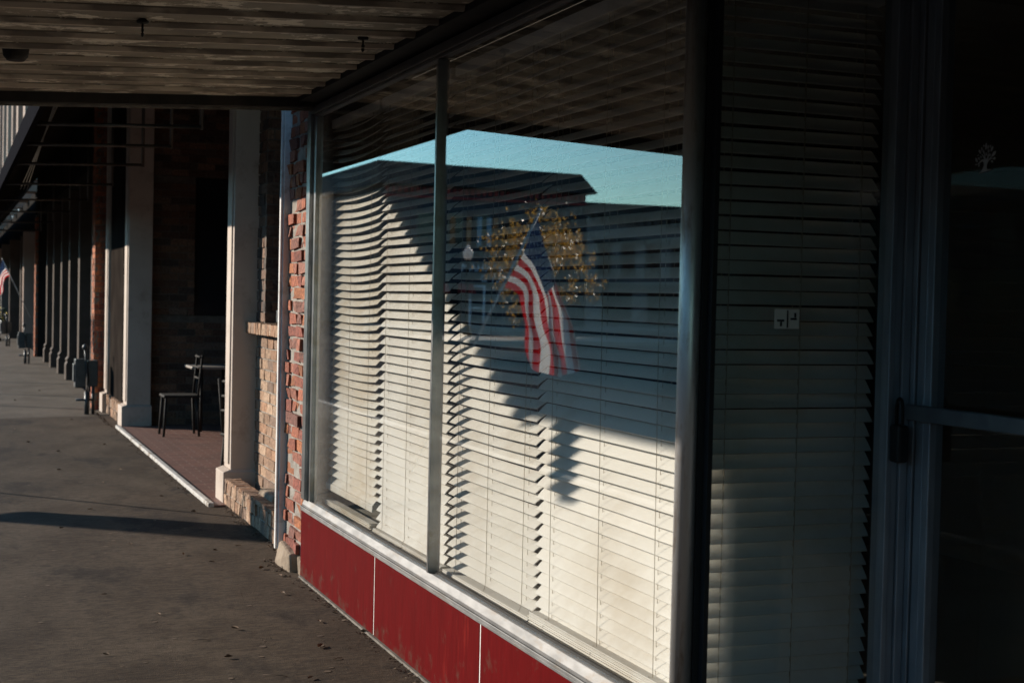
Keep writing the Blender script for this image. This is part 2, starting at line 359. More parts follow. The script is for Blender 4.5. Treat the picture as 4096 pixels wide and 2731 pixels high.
b = MB(); b.box(-.075,-.03,10.83,17.4,-.05,.03); tag(b.build('threshold_strip', M['worn_white'], bevel=.006), kind='structure')

# ------------------------------------------------------------------ the shop
shop = thing('shop_building', (0,3,0), 'shopfront building with big silver framed display windows above red panels', 'building')
# shell
b = MB()
b.box(0.0,.25,-6,8.6,2.83,8.5); b.box(.25,6,8.35,8.6,0,8.5); b.box(6,6.25,-6,8.6,0,8.5); b.box(.25,6,-6,-5.75,0,8.5); b.box(0,.25,-6,1.9,0,2.83)
b.build('wall', M['dark_paint'], shop)
b = MB(); b.box(.25,6,-5.75,8.35,8.3,8.5); b.build('roof', M['dark_paint'], shop)
b = MB(); b.box(.12,6,2.0,8.35,-.1,.005); b.box(.25,6,2.0,8.35,2.72,2.8); b.box(4.2,4.4,2.0,8.35,.005,2.72); b.box(.75,4.2,1.9,2.0,.005,2.72)
b.build('interior_wall', M['interior'], shop)
# red base panels with pale joints
ys = [3.50, 5.03, 6.483, 8.015]
for i in range(3):
    b = MB()
    y0, y1 = ys[i]+.005, ys[i+1]-.005
    b.box(-.02,.05,y0,y1,.012,.392); b.build('base_panel', M['red'], shop, bevel=.004)
for y in ys[1:3]:
    b = MB(); b.box(-.018,.04,y-.0048,y+.0048,.014,.39); b.build('panel_joint', M['white_trim'], shop)
b = MB(); b.box(-.03,.05,3.5,8.0,0,.011); b.build('base_strip', M['iron_edge'], shop)
b = MB(); b.box(.05,.25,3.5,8.35,0,.43); b.box(.25,.3,3.5,8.35,0,.43); b.build('base_wall', M['interior'], shop)
# window ledge inside
b = MB(); b.box(.012,.36,3.52,7.96,.43,.446); b.build('window_ledge', M['ledge'], shop)
b = MB()
for i in range(90):
    x, y = .03 + abs(R.gauss(0,.02)), 6.35 + R.gauss(0,.09); s_ = R.uniform(.003,.011); a_ = R.uniform(0,6.3); q = Vector((x,y,.4475))
    d1 = Vector((math.cos(a_),math.sin(a_),R.uniform(0,.6)))*s_*1.6; d2 = Vector((-math.sin(a_),math.cos(a_),R.uniform(0,.6)))*s_*.6
    b.poly([q, q+d1, q+d1+d2, q+d2])
tag(b.build('ledge_litter', M['litter'], fix=False), 'dark crumbs of dirt gathered on the window ledge left of the mullion', 'dirt', kind='stuff')
# jamb wall at the far side of the window
b = MB(); b.box(.02,.6,7.86,8.0,.446,2.72); b.build('jamb_wall', M['jamb_wall'], shop)
# window
win = MB(); win.box(-.032,.012,3.5,7.99,.405,.418); win.prism([(-.026,3.5,.4185),(-.026,3.5,.432),(-.012,3.5,.462),(.012,3.5,.462),(.012,3.5,.4185)], (0,4.46,0))
win.box(-.028,.012,3.5,7.99,.392,.4045)
frame = win.build('window_frame', M['sill'], shop, bevel=.002)
b = MB(); b.box(-.03,.03,3.5,7.96,2.632,2.672); b.box(-.018,.02,3.5,7.9,2.618,2.6315); b.build('top_rail', M['alu_dark'], frame, bevel=.002)
b = MB(); b.box(-.035,.03,7.88,7.955,.4625,2.6315); b.box(-.02,.02,7.80,7.835,.4625,2.6175); b.box(-.012,.03,7.835,7.88,.4625,2.6175); b.build('jamb', M['alu'], frame, bevel=.003)
b = MB(); b.box(-.022,.03,5.668,5.690,.4625,2.6175); b.box(-.012,.02,5.690,5.702,.4625,2.6175); b.build('mullion', M['alu'], frame, bevel=.002)
b = MB(); b.box(-.001,.001,5.702,7.80,.4625,2.6175); b.build('pane', M['glass_dusty'], frame)
b = MB(); b.box(-.001,.001,3.522,5.665,.4625,2.6175); b.build('pane', M['glass'], frame)
b = MB(); b.tube([(.010,3.500,.36),(.010,3.500,2.70)], .031, 28)
b.build('corner_post', M['chrome'], shop)
b = MB(); b.box(.03,.045,3.465,3.495,.0,2.6); b.build('post_return', M['black'], shop)
b = MB(); b.box(-.005,.02,3.495,3.505,.0,.36); b.build('post_foot', M['black'], shop)
b = MB(); b.box(.0125,.022,3.54,7.83,.4465,.47); b.build('gasket', M['black'], frame)
# recess: return window
rw = MB(); rw.box(.046,.625,3.43,3.49,.385,.46)
rf = rw.build('return_window_frame', M['alu_dark'], shop, bevel=.002)
b = MB(); b.box(.046,.06,3.44,3.48,.4605,2.5595); b.build('inner_stile', M['black'], rf)
b = MB(); b.box(.046,.625,3.43,3.49,2.56,2.62); b.build('head', M['alu_dark'], rf)
b = MB(); b.box(.6255,.645,3.425,3.49,.385,2.62); b.box(.6455,.672,3.435,3.49,0,2.62); b.box(.6725,.70,3.425,3.49,0,2.62); b.build('stile', M['alu_door'], rf, bevel=.003)
b = MB(); b.box(.06,.625,3.459,3.461,.46,2.56); b.build('pane', M['glass_dark'], rf)
b = MB(); b.box(.06,.64,3.44,3.48,.0,.384); b.build('base_panel', M['red'], shop, bevel=.003)
b = MB(); b.box(.0,.74,2.0,3.49,2.625,2.72); b.build('recess_soffit', M['dark_paint'], shop)
b = MB(); b.box(.701,.76,3.405,3.49,0,2.62); b.box(.70,.76,2.36,3.4045,2.57,2.62); b.box(.70,.76,2.28,2.36,0,2.62); b.build('door_jamb', M['alu_door'], shop, bevel=.003)
b = MB(); b.box(0,.75,2.0,2.04,0,2.62); b.box(.7,.75,2.04,2.28,0,2.62); b.build('return_wall', M['black'], shop)
d = MB(); d.box(.705,.75,3.362,3.398,.02,2.56); d.box(.703,.75,3.332,3.3615,.02,2.56); d.box(.705,.75,2.37,2.45,.02,2.56); d.box(.71,.75,2.4505,3.3315,2.5,2.56); d.box(.705,.75,2.4505,3.3315,.02,.2)
door = d.build('door', M['alu_door'], shop, bevel=.003)
b = MB(); b.box(.726,.728,2.4505,3.3315,.2,2.5); b.build('door_pane', M['glass_dark'], door)
b = MB(); b.box(.655,.675,2.40,3.385,1.30,1.345); b.box(.675,.702,3.365,3.385,1.31,1.335); b.box(.675,.702,2.40,2.42,1.31,1.335); b.build('push_bar', M['bar'], door, bevel=.004)
# white tree emblem on the door glass: outlines in (a, z) on the pane
b = MB()
def em(pts): b.prism([(.722, 3.155 - (a-645)*.000099, 2.035 - (q-800)*.000099) for a, q in pts], (.002,0,0))
em([(360,1215),(470,1165),(550,1090),(590,1000),(580,930),(545,885),(480,890),(400,930),(330,965),(340,940),(420,880),(490,840),(600,832),(545,760),(465,685),(500,690),(600,770),(600,665),(620,665),(622,790),(668,850),(715,800),(760,700),(800,690),(740,840),(735,875),(830,810),(890,775),(870,815),(960,845),(860,845),(770,890),(715,960),(697,1040),(710,1105),(760,1125),(860,1122),(892,1152),(700,1175)])
for cx_, cy_, L_, W_, an in ((400,610,150,60,55),(480,540,110,34,80),(555,625,120,40,75),(555,460,70,36,75),(650,480,200,70,92),(735,510,120,44,110),(830,495,90,34,112),(893,570,170,70,118),(975,715,220,100,140),(760,620,100,50,95),(680,700,100,34,80),(830,738,80,36,120),(1000,845,110,60,160),(910,920,100,60,35),(270,830,160,70,60),(370,800,110,50,45),(450,762,80,40,55),(328,705,50,36,30),(262,957,80,38,175),(385,990,90,36,125)):
    a_ = rad(an); dx, dy = -math.cos(a_), -math.sin(a_)
    em([(cx_+dx*L_/2, cy_+dy*L_/2),(cx_-dy*W_/2+dx*L_*.1, cy_+dx*W_/2+dy*L_*.1),(cx_-dy*W_*.35-dx*L_*.25, cy_+dx*W_*.35-dy*L_*.25),(cx_-dx*L_/2, cy_-dy*L_/2),(cx_+dy*W_*.35-dx*L_*.25, cy_-dx*W_*.35-dy*L_*.25),(cx_+dy*W_/2+dx*L_*.1, cy_-dx*W_/2+dy*L_*.1)])
b.build('tree_emblem', M['decal'], door)
# lock box hanging from the push bar
lb = thing('key_lockbox', (.66,3.40,1.2), 'black lockbox hanging by its shackle from the door push bar', 'lockbox')
b = MB(); b.box(.632,.668,3.378,3.425,1.175,1.285); b.build('lock_body', M['black'], lb, bevel=.008)
b = MB(); b.tube([(.65,3.388,1.283),(.65,3.388,1.34),(.65,3.393,1.355),(.65,3.402,1.36),(.65,3.411,1.355),(.65,3.416,1.34),(.65,3.416,1.283)], .005, 8); b.build('shackle', M['iron'], lb)
# paper cards inside the return window
card = MB(); card.box(.255,.335,3.452,3.454,1.555,1.61)
cd = tag(card.build('notice_card', M['paper']), 'small pale card with two dark marks behind the dark return window glass', 'notice')
b = MB(); b.box(.262,.285,3.450,3.4515,1.575,1.581); b.box(.272,.278,3.450,3.4515,1.562,1.5745); b.box(.294,.298,3.450,3.4515,1.558,1.607); b.box(.306,.326,3.450,3.4515,1.58,1.586); b.box(.318,.324,3.450,3.4515,1.587,1.60); b.build('print', M['black'], cd)

# ------------------------------------------------------------------ blinds
def blind(label, o, e1, e2, length, ztop, zbot, tilt, pitch, ladders, mats, sag=0, tilt_end=None, pile=0, rail=False, skew=0):
    """o = centre line of the blind at its start; e1 along the slats, e2 towards the glass"""
    o, e1, e2 = Vector(o), Vector(e1), Vector(e2); z = Vector((0,0,1))
    t = thing('window_blind', o + z*ztop + e1*length/2, label, 'blind', 'horizontal slat blinds in the shop windows')
    hw, th, cr = .025, .0014, .0016
    n = int((ztop - zbot)/pitch); nseg = 10 if sag else 4
    b = MB()
    for i in range(n+1):
        zz = ztop - pitch*(i + .6)
        f = i/n
        tl = rad(tilt if tilt_end is None else tilt + (tilt_end-tilt)*f) + R.uniform(-.045,.045)
        sg = sag*(1 - f)**.5 * (1 if f < .93 else .6)
        off = R.uniform(-.004,.004) + skew*f; dz0, dz1 = R.uniform(-.0028,.0028), R.uniform(-.0028,.0028)
        rings = []
        for k in range(nseg+1):
            s = k/nseg
            base = o + e1*(length*s + off) + z*(zz + dz0*(1-s) + dz1*s - sg*4*s*(1-s) + sg*.5)
            r = []
            for (a, c) in ((-hw,0),(-hw*.5,cr*.8),(0,cr),(hw*.5,cr*.8),(hw,0)):
                r.append((a, c + th))
            r += [(a, c - 2*th) for a, c in r[::-1]]
            rings.append([b.bm.verts.new(base + e2*(a*math.cos(tl) + c*math.sin(tl)) + z*(-a*math.sin(tl) + c*math.cos(tl))) for a, c in r])
        m_ = len(rings[0])
        for k in range(nseg):
            for q in range(m_):
                b.bm.faces.new([rings[k][q], rings[k][(q+1) % m_], rings[k+1][(q+1) % m_], rings[k+1][q]])
        b.bm.faces.new(rings[0][::-1]); b.bm.faces.new(rings[-1])
    b.build('slats', M[mats], t)
    tl = rad(tilt)
    b = MB(); P = o + z*(ztop + .012)
    def bar(mb, c, l0, l1, d, h, tl=0):
        q = []
        for (a, s_, zz) in ((l0,-d,-h),(l1,-d,-h),(l1,d,-h),(l0,d,-h),(l0,-d,h),(l1,-d,h),(l1,d,h),(l0,d,h)):
            q.append(c + e1*a + e2*(s_*math.cos(tl)) + z*(zz - s_*math.sin(tl)))
        mb.hexa(q)
    bar(b, P, 0, length, .028, .024)
    b.build('head_rail', M[mats], t, bevel=.003)
    zend = ztop - pitch*(n + .6)
    if rail:
        b = MB(); bar(b, o + z*(zend - .03) + e2*.005, .0, length, .024, .018, rad(30)); b.build('bottom_rail', M[mats], t, bevel=.003)
    if pile:
        b = MB()
        for k in range(pile):
            c = o + z*(.4495 + .0052*k) + e2*R.uniform(-.006,.006) + e2*.012
            bar(b, c, R.uniform(-.015,.01), length + R.uniform(-.01,.01), .025, .0018, R.uniform(-.02,.02))
        b.build('stacked_slats', M[mats], t)
    for a in ladders:
        b = MB()
        for s_ in (1, -1):
            x0 = o + e1*a + e2*(s_*(hw*math.cos(tl) + .0035))
            b.tube([x0 + z*(ztop), x0 + z*(ztop*.5 + zend*.5) + e1*.002, x0 + z*(zend - (.02 if not pile else .0)) + e1*skew], .0011, 5)
        x0 = o + e1*(a + .012); b.tube([x0 + z*ztop, x0 + z*zend], .0010, 5)
        if pile:
            y0 = o + e1*a + e2*(hw*math.cos(tl) + .0035)
            b.tube([y0 + z*zend, y0 + z*(.46+.004*pile) + e2*.006, y0 + z*.452 + e2*.012 + e1*.02], .0011, 5)
        b.build('ladder_cord', M['cord'], t)
    return t
Yv, Xn, Xv, Yn = (0,1,0), (-1,0,0), (1,0,0), (0,-1,0)
blind('ivory blind with drooping slats at the far left end of the display window', (.10,6.87,0), Yv, Xn, .95, 2.565, .585, 36, .0432, (.12,.50,.83), 'slat_stained', sag=.022, tilt_end=46, pile=7, rail=True)
blind('ivory blind with level slats just left of the silver window mullion', (.10,5.775,0), Yv, Xn, 1.045, 2.565, .50, 38, .0436, (.14,.55,.92), 'slat', tilt_end=48, pile=4)
blind('ivory blind just right of the mullion, between the mullion and the corner post blind', (.10,4.755,0), Yv, Xn, .965, 2.565, .49, 36, .0434, (.10,.48,.84), 'slat', sag=.008, tilt_end=34, pile=4)
blind('wide ivory blind beside the rounded corner post, crossed by the ragged shadow', (.095,3.625,0), Yv, Xn, 1.12, 2.565, .49, 38, .0436, (.175,.575,.975), 'slat', tilt_end=47, pile=9, skew=-.015)
blind('dim grey blind behind the return window beside the shop door', (.05,3.555,0), Xv, Yn, .60, 2.52, .50, 44, .0427, (.10,.34,.54), 'slat', tilt_end=50)

# ------------------------------------------------------------------ the canopy over the sidewalk
can = thing('steel_canopy', (-1.5,1.5,2.6), 'low canopy of ribbed steel decking with peeling cream paint above the sidewalk', 'canopy')
K = .051
def cz(x): return 2.72 + K*x
b = MB(); CW = -3.06
prof = []; y = -5.0
while y < 7.75:
    prof += [(y,0),(y+.262,0),(y+.266,.022),(y+.280,.022),(y+.284,.0),(y+.305,.0)]; y += .305
bot = [(-.125, p[0], cz(-.125)+p[1]) for p in prof]; out_ = [(CW, p[0], cz(CW)+p[1]) for p in prof]
va = [b.bm.verts.new(p) for p in bot]; vb = [b.bm.verts.new(p) for p in out_]
vc = [b.bm.verts.new((p[0],p[1],p[2]+.004)) for p in bot]; vd = [b.bm.verts.new((p[0],p[1],p[2]+.004)) for p in out_]
for i in range(len(va)-1):
    if (Vector(bot[i]) - Vector(bot[i+1])).length < 1e-5: continue
    b.bm.faces.new([va[i],va[i+1],vb[i+1],vb[i]]); b.bm.faces.new([vc[i+1],vc[i],vd[i],vd[i+1]])
b.build('ribbed_deck', M['deck'], can)
b = MB(); y = -5.0
while y < 7.7:
    for (a0, a1) in ((-.018,.012),):
        b.prism([(-.126,y+a0,cz(-.126)-.001),(-.126,y+a0+.006,cz(-.126)-.02),(-.126,y+a1-.006,cz(-.126)-.02),(-.126,y+a1,cz(-.126)-.001)], (CW+.126,0,cz(CW)-cz(-.126)))
    y += .305
b.build('deck_ribs', M['lit_bead'], can)
b = MB(); b.box(-.12,0,-5,7.86,2.69,2.828); b.build('wall_beam', M['iron'], can)
def slopebar(mb, x0, x1, y0, y1, h0, h1):
    mb.hexa([(x0,y0,cz(x0)+h0),(x1,y0,cz(x1)+h0),(x1,y1,cz(x1)+h0),(x0,y1,cz(x0)+h0),(x0,y0,cz(x0)+h1),(x1,y0,cz(x1)+h1),(x1,y1,cz(x1)+h1),(x0,y1,cz(x0)+h1)])
b = MB(); slopebar(b, CW, -.0, 7.80, 7.86, -.055, .16); b.build('end_beam', M['iron'], can, bevel=.003)
b = MB(); slopebar(b, CW, -.02, 7.862, 7.872, -.068, -.045); b.build('end_lip', M['iron_edge'], can)
b = MB(); slopebar(b, CW-.05, CW, -5, 7.88, .005, .2); b.build('outer_fascia', M['iron'], can)
b = MB(); slopebar(b, CW, -.12, -5, 7.8, .075, .085); b.build('roof_sheet', M['iron'], can)
b = MB()
b.hexa([(CW-.11,7.47,2.33),(CW-.10,7.57,2.31),(CW+.0,7.57,2.31),(CW+.0,7.47,2.33),(CW-.11,7.46,2.62),(CW-.11,7.60,2.62),(CW-.055,7.60,2.62),(CW-.055,7.46,2.62)])
b.build('shadow_spout', M['iron'], can)  # unseen spout made up to cast the hanging shadow on the blinds
for (x, y) in ((-1.233,5.60),(-.316,5.78)):
    h = thing('ceiling_hook', (x,y,cz(x)), 'rusty hook screwed into the ribbed canopy, %s' % ('farther from the shop window' if x < -1 else 'close above the shop window'), 'hook')
    b = MB(); b.lathe((x,y,cz(x)-.012), [(.001,-.006),(.022,-.004),(.024,.004),(.012,.012)], 14); b.build('hook_plate', M['iron'], h)
    b = MB(); b.tube([(x,y,cz(x)-.01),(x,y,cz(x)-.035)] + [(x, y + .013*math.sin(q), cz(x)-.05 + .014*math.cos(q)) for q in [k*.6 for k in range(0,10)]], .0042, 8); b.build('hook_ring', M['iron'], h)
b = MB(); b.lathe((-1.66,6.354,cz(-1.66)-.03), [(.035,-.03),(.05,-.012),(.055,.02),(.05,.03)], 16)
tag(b.build('ceiling_fixture', M['iron']), 'squat dark round fixture under the canopy at the upper left', 'ceiling fixture')

# ------------------------------------------------------------------ next door: brick front with open patio
nb = thing('brick_patio_building', (.5,10,0), 'old brick building next door with an open tiled patio behind pale square columns', 'building')
bricks('rough_pier', nb, (0,7.985,.10), (0,1,0), (-1,0,0), .56, 4.2, PAL_RED, course=.0745, blen=.205, jit=.007, out=.012, joint=.015, rough=True, mat_='brick_rough')
b = MB(); b.box(-.035,.1,8.545,8.60,.07,4.2); b.box(-.05,-.0355,8.556,8.589,.07,4.2); b.build('white_trim', M['white_trim'], nb, bevel=.006)
b = MB(); b.box(.10,.18,8.0,8.60,0,4.2); b.build('pier_core', M['mortar_dark'], nb)
b = MB(); b.box(-.06,.09,8.15,8.50,-.02,.125,j=.03); b.box(-.02,.1,8.52,8.66,-.02,.07,j=.02); b.box(-.01,.09,8.0,8.12,-.02,.10,j=.015); b.build('footing_stone', M['stone'], nb, bevel=.015)
# wall behind the planter, with a tall window in it
bricks('patio_wall', nb, (.30,8.6,0), (0,1,0), (-1,0,0), 3.0, 1.32, PAL_TAN, course=.081, blen=.205)
b = MB()
for i in range(44):
    y = 8.62 + i*.068
    t = R.choice(PAL_TAN); b.box(.215,.40,y,y+.058,1.322,1.402,j=.004,tint=t)
b.build('sill', M['brick'], nb)
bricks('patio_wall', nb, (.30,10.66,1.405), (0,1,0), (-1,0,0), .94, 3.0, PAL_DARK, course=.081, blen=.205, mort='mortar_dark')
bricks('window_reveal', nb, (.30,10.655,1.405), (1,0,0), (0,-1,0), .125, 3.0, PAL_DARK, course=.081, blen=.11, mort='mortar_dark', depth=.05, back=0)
wf = MB(); wf.box(.37,.428,8.62,10.6,1.41,1.50); wf.box(.385,.428,10.54,10.6,1.501,4.2)
wfo = wf.build('window_frame', M['meter'], nb, bevel=.004)
b = MB(); b.box(.41,.415,8.62,10.54,1.501,4.2); b.build('pane', M['win_dark'], wfo)
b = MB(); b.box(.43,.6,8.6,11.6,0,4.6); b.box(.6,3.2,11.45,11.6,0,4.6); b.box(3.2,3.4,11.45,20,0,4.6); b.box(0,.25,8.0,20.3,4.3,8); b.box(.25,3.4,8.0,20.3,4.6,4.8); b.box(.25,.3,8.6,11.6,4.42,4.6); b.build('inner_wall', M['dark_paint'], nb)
# far end wall of the patio
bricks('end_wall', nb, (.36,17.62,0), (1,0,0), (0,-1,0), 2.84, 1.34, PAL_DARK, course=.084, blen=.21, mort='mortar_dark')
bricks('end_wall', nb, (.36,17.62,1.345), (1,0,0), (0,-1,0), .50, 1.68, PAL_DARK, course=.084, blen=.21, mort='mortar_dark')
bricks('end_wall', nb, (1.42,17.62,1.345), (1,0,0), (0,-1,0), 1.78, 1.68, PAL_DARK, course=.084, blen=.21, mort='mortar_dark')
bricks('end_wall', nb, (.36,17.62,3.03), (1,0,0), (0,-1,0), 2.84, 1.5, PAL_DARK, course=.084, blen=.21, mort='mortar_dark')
b = MB(); b.box(.865,1.415,17.68,17.70,1.345,3.025); b.build('window', M['win_dark'], nb)
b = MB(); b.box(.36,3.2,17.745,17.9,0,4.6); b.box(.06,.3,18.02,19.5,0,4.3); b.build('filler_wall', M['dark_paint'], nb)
# pale square columns
def column(x0, x1, y0, y1, h, name='column'):
    c = MB(); c.box(x0,x1,y0,y1,.26,h); c.box(x0-.012,x0-.0005,y0+.05,y1-.05,.30,h)
    o = c.build(name, M['column'], nb, bevel=.006)
    p = MB(); p.box(x0-.06,x1+.012,y0-.03,y1+.03,0,.245); p.prism([(x0-.06,y0-.03,.2455),(x1+.012,y0-.03,.2455),(x1+.004,y0-.008,.262),(x0-.01,y0-.008,.262)], (0,y1-y0+.04,0)); p.build('column_base', M['column'], o, bevel=.004)
column(.115,.335,10.97,11.24,4.3); column(.055,.335,17.45,17.80,4.3); column(.035,.30,19.6,19.9,4.3)
# low planters of brick along the front
def planter(label, x0, y0, y1, h):
    t = thing('brick_planter', (x0+.1,(y0+y1)/2,0), label, 'planter', 'low brick planters against the building')
    bricks('planter_wall', t, (x0,y0,-.0), (0,1,0), (-1,0,0), y1-y0, h, PAL_TAN, course=h/2.02, blen=.105, out=.006, jit=.005)
    c = MB()
    n = int((y1-y0)/.068)
    for i in range(n):
        y = y0 + i*(y1-y0)/n
        c.box(x0-.004,x0+.105,y,y+.052,h-.004,h+.022,j=.004,tint=R.choice(PAL_TAN))
    c.build('coping', M['brick_rough'], t)
    e = MB(); e.box(x0+.0,x0+.10,y0-.012,y0-.001,0,h,tint=(.2,.12,.08)); e.build('end_brick', M['brick'], t)
    s = MB(); s.box(x0+.125,x0+.2,y0,y1,0,h*.45); s.build('soil', M['litter'], t)
planter('low L shaped tan brick planter at the near foot of the pale column', .065, 8.93, 10.92, .185)
planter('low tan brick planter between the two far pale columns', .03, 17.95, 19.55, .23)
b = MB(); b.box(.15,.31,9.55,10.05,.19,.25,j=.02); tag(b.build('loose_stone', M['stone'], bevel=.02), 'flat rough stone lying in the near brick planter', 'stone')
# awning frame over the neighbour's front
aw = thing('awning', (-.7,14,2.8), 'dark sloping awning on thin pale brackets along the brick building', 'awning')
b = MB(); b.box(-1.39,-1.35,8.12,36.4,2.78,2.96); b.build('fascia', M['fascia'], aw)
b = MB(); b.prism([(-1.35,8.1,2.955),(-.02,8.1,4.28),(-.02,8.1,4.295),(-1.35,8.1,2.97)], (0,28.4,0)); b.build('canvas', M['far_dark'], aw)
for y in (9.3,11.0,12.6,14.6,17.5,20.7,24,28,32):
    b = MB(); b.tube([(-1.34,y,2.83),(-.14,y,2.88)], .016, 6); b.tube([(-.14,y,2.86),(-.14,y,4.1)], .016, 6); b.build('bracket', M['alu_dark'], aw)
b = MB()
for k in range(3): b.tube([(-1.30,8.3,2.80+.06*k),(-.9+.05*k,24,3.2)], .006, 5)
b.build('wire', M['iron_edge'], aw)
# table and stools on the patio
tb = thing('patio_table', (.90,16.75,0), 'small square bar table with a pale top standing in the dark patio', 'table')
b = MB(); b.box(.66,1.2,16.45,17.0,.745,.775); b.build('table_top', M['table_top'], tb, bevel=.008)
for x in (.80,1.1):
    b = MB(); b.tube([(x,16.62,.012),(x,16.62,.744)], .017, 8); b.build('leg', M['iron'], tb)
    b = MB(); b.tube([(x,16.9,.012),(x,16.9,.744)], .017, 8); b.build('leg', M['iron'], tb)
def stool(x, y, rz, label):
    t = thing('metal_chair', (x,y,.012), label, 'chair', 'dark metal chairs on the patio')
    b = MB(); b.box(x-.2,x+.2,y-.19,y+.19,.445,.475); b.build('seat', M['iron'], t, bevel=.012)
    for sx in (-1,1):
        for sy in (-1,1):
            b = MB(); b.tube([(x+sx*.17,y+sy*.16,.445),(x+sx*.195,y+sy*.18,.012)], .014, 8); b.build('leg', M['iron'], t)
    b = MB()
    for sy in (-1,1): b.tube([(x+.18,y+sy*.17,.47),(x+.22,y+sy*.175,.92)], .013, 8)
    for q in (.66,.78,.90): b.tube([(x+.195+.03*(q-.6),y-.172,q),(x+.195+.03*(q-.6),y+.172,q)], .012, 6)
    b.build('backrest', M['iron'], t)
    t.rotation_euler = (0,0,rz); return t
s1 = stool(.50,16.25,0,'dark metal chair pulled up to the square patio table')
s2 = dup(s1, (.42,11.65,.012), rad(200), label='dark metal chair half hidden behind the nearest pale column')

# ------------------------------------------------------------------ farther down the street
b2 = thing('brick_storefront', (.3,26,0), 'long dark storefront farther down the street with slim pilasters and an orange brick corner', 'building')
bricks('corner_pier', b2, (-.10,20.0,0), (0,1,0), (-1,0,0), .40, 4.3, PAL_SUNLIT, course=.076, blen=.205, depth=.06, back=0, mort='mortar_dark')
bricks('corner_pier', b2, (-.10,20.0,0), (1,0,0), (0,-1,0), .22, 4.3, PAL_RED, course=.076, blen=.205, depth=.06, back=0, mort='mortar_dark')  # shaded side of the same pier, in a darker palette
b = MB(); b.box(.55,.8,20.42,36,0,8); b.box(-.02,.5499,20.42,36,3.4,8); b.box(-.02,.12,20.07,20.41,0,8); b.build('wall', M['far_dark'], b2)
for y in (22.2,24.6,26.7,28.7,31.0,33.2):
    b = MB(); b.box(.07,.33,y,y+.30,.42,3.4); b.prism([(.02,y-.03,0),(.02,y-.03,.28),(.045,y-.03,.33),(.03,y-.03,.37),(.065,y-.03,.42),(.34,y-.03,.42),(.34,y-.03,0)], (0,.36,0)); b.build('pilaster', M['pilaster'], b2, bevel=.008)
b = MB(); b.box(.34,.549,20.5,36,0,.35); b.build('plinth', M['pilaster'], b2)
bricks('end_pier', b2, (-.03,36.0,0), (0,1,0), (-1,0,0), .5, 3.4, PAL_SUNLIT, course=.076, blen=.205, depth=.06, back=0, mort='mortar_dark')
b = MB(); b.box(.04,.5,36.0,36.5,0,3.4); b.build('pier_core', M['far_dark'], b2)

b3 = thing('tall_pilaster_building', (.5,58,0), 'sunlit upper facade of pale pilasters and blue windows far down the street', 'building')
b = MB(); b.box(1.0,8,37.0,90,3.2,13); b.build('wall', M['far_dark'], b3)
y = 37.5
while y < 88:
    b = MB()
    wd = R.uniform(.6,1.1)
    b.box(-.05,1.0,y,y+wd,4.35,13); b.build('pilaster', M['stucco'], b3); y += wd + R.uniform(2.6,4.6)
y = 38
while y < 88:
    b = MB(); b.box(.3,.9999,y+.2,y+.9,4.4,12.3); y += R.uniform(5,9); b.build('blue_bay', M['far_blue'], b3)
b = MB(); b.box(-.2,-.0501,37.0,90,12.4,13); b.build('cornice', M['stucco'], b3)
for (y, x0, x1, mt_, h) in ((41.5,-.06,.30,'stucco',3.2),(45.0,.02,.30,'pilaster',3.2),(49,-.15,.30,'pilaster',3.2),(54,-.25,.3,'b2_trim',3.2),(60,-.3,.3,'stucco',3.2),(67,-.5,.3,'b2_trim',3.2)):
    b = MB(); b.box(x0,x1,y,y+.5,0,h); b.build('pillar', M[mt_], b3)
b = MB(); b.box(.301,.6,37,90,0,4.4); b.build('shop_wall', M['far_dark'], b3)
b = MB(); b.prism([(-1.34,36.5,2.78),(-1.34,36.5,2.98),(-.06,36.5,4.3),(-.06,36.5,4.2)], (0,50,0)); b.build('awning', M['black'], b3)
b = MB(); b.box(-8,6,92,96,0,6.5); o = b.build('end_building', M['stucco']); tag(o, 'pale building closing the far end of the street', 'building')

# gas meters at the wall foot
def gas_meter(x, y):
    t = thing('gas_meter', (x,y,0), 'dark gas meter with pipe and regulator nearest the orange brick corner', 'gas meter', 'gas meters standing along the building fronts')
    b = MB(); b.box(x-.13,x+.01,y-.1,y+.1,.35,.72); b.box(x-.15,x-.129,y-.08,y+.08,.42,.66); b.box(x+.03,x+.16,y-.1,y+.1,.36,.70); b.build('meter_body', M['meter'], t, bevel=.02)
    b = MB(); b.tube([(x+.02,y-.12,0),(x+.02,y-.12,.30)], .032, 10); b.tube([(x+.02,y-.12,.30),(x+.035,y-.14,.45),(x,y-.14,.72),(x-.01,y-.12,.86)], .014, 8); b.tube([(x-.12,y-.12,.19),(x+.09,y-.12,.19)], .017, 8); b.tube([(x+.10,y-.1,0),(x+.10,y-.1,.36)], .022, 8); b.build('pipe', M['meter'], t)
    b = MB(); b.lathe((x-.01,y-.12,.84), [(.012,0),(.034,.015),(.036,.05),(.02,.075),(.005,.08)], 14); b.build('regulator', M['meter'], t)
    return t
g0 = gas_meter(-.26, 19.45)
dup(g0, (-.42,32.7,-.0), 0, .95, label='dark gas meter standing in front of the dark pilasters, second along the sidewalk')
dup(g0, (-.50,42.5,-.0), .3, 1, label='dark gas meter farthest along the sidewalk, beyond the hanging wall flag')
pot = thing('planter_pot', (-.62,47,0), 'dark planter with small yellow flowers at the far left edge', 'plant pot')
b = MB(); b.lathe((-.62,47,-.01), [(.16,0),(.2,.05),(.12,.12),(.22,.5),(.30,.62),(.30,.68)], 16); b.build('pot', M['iron'], pot)
b = MB()
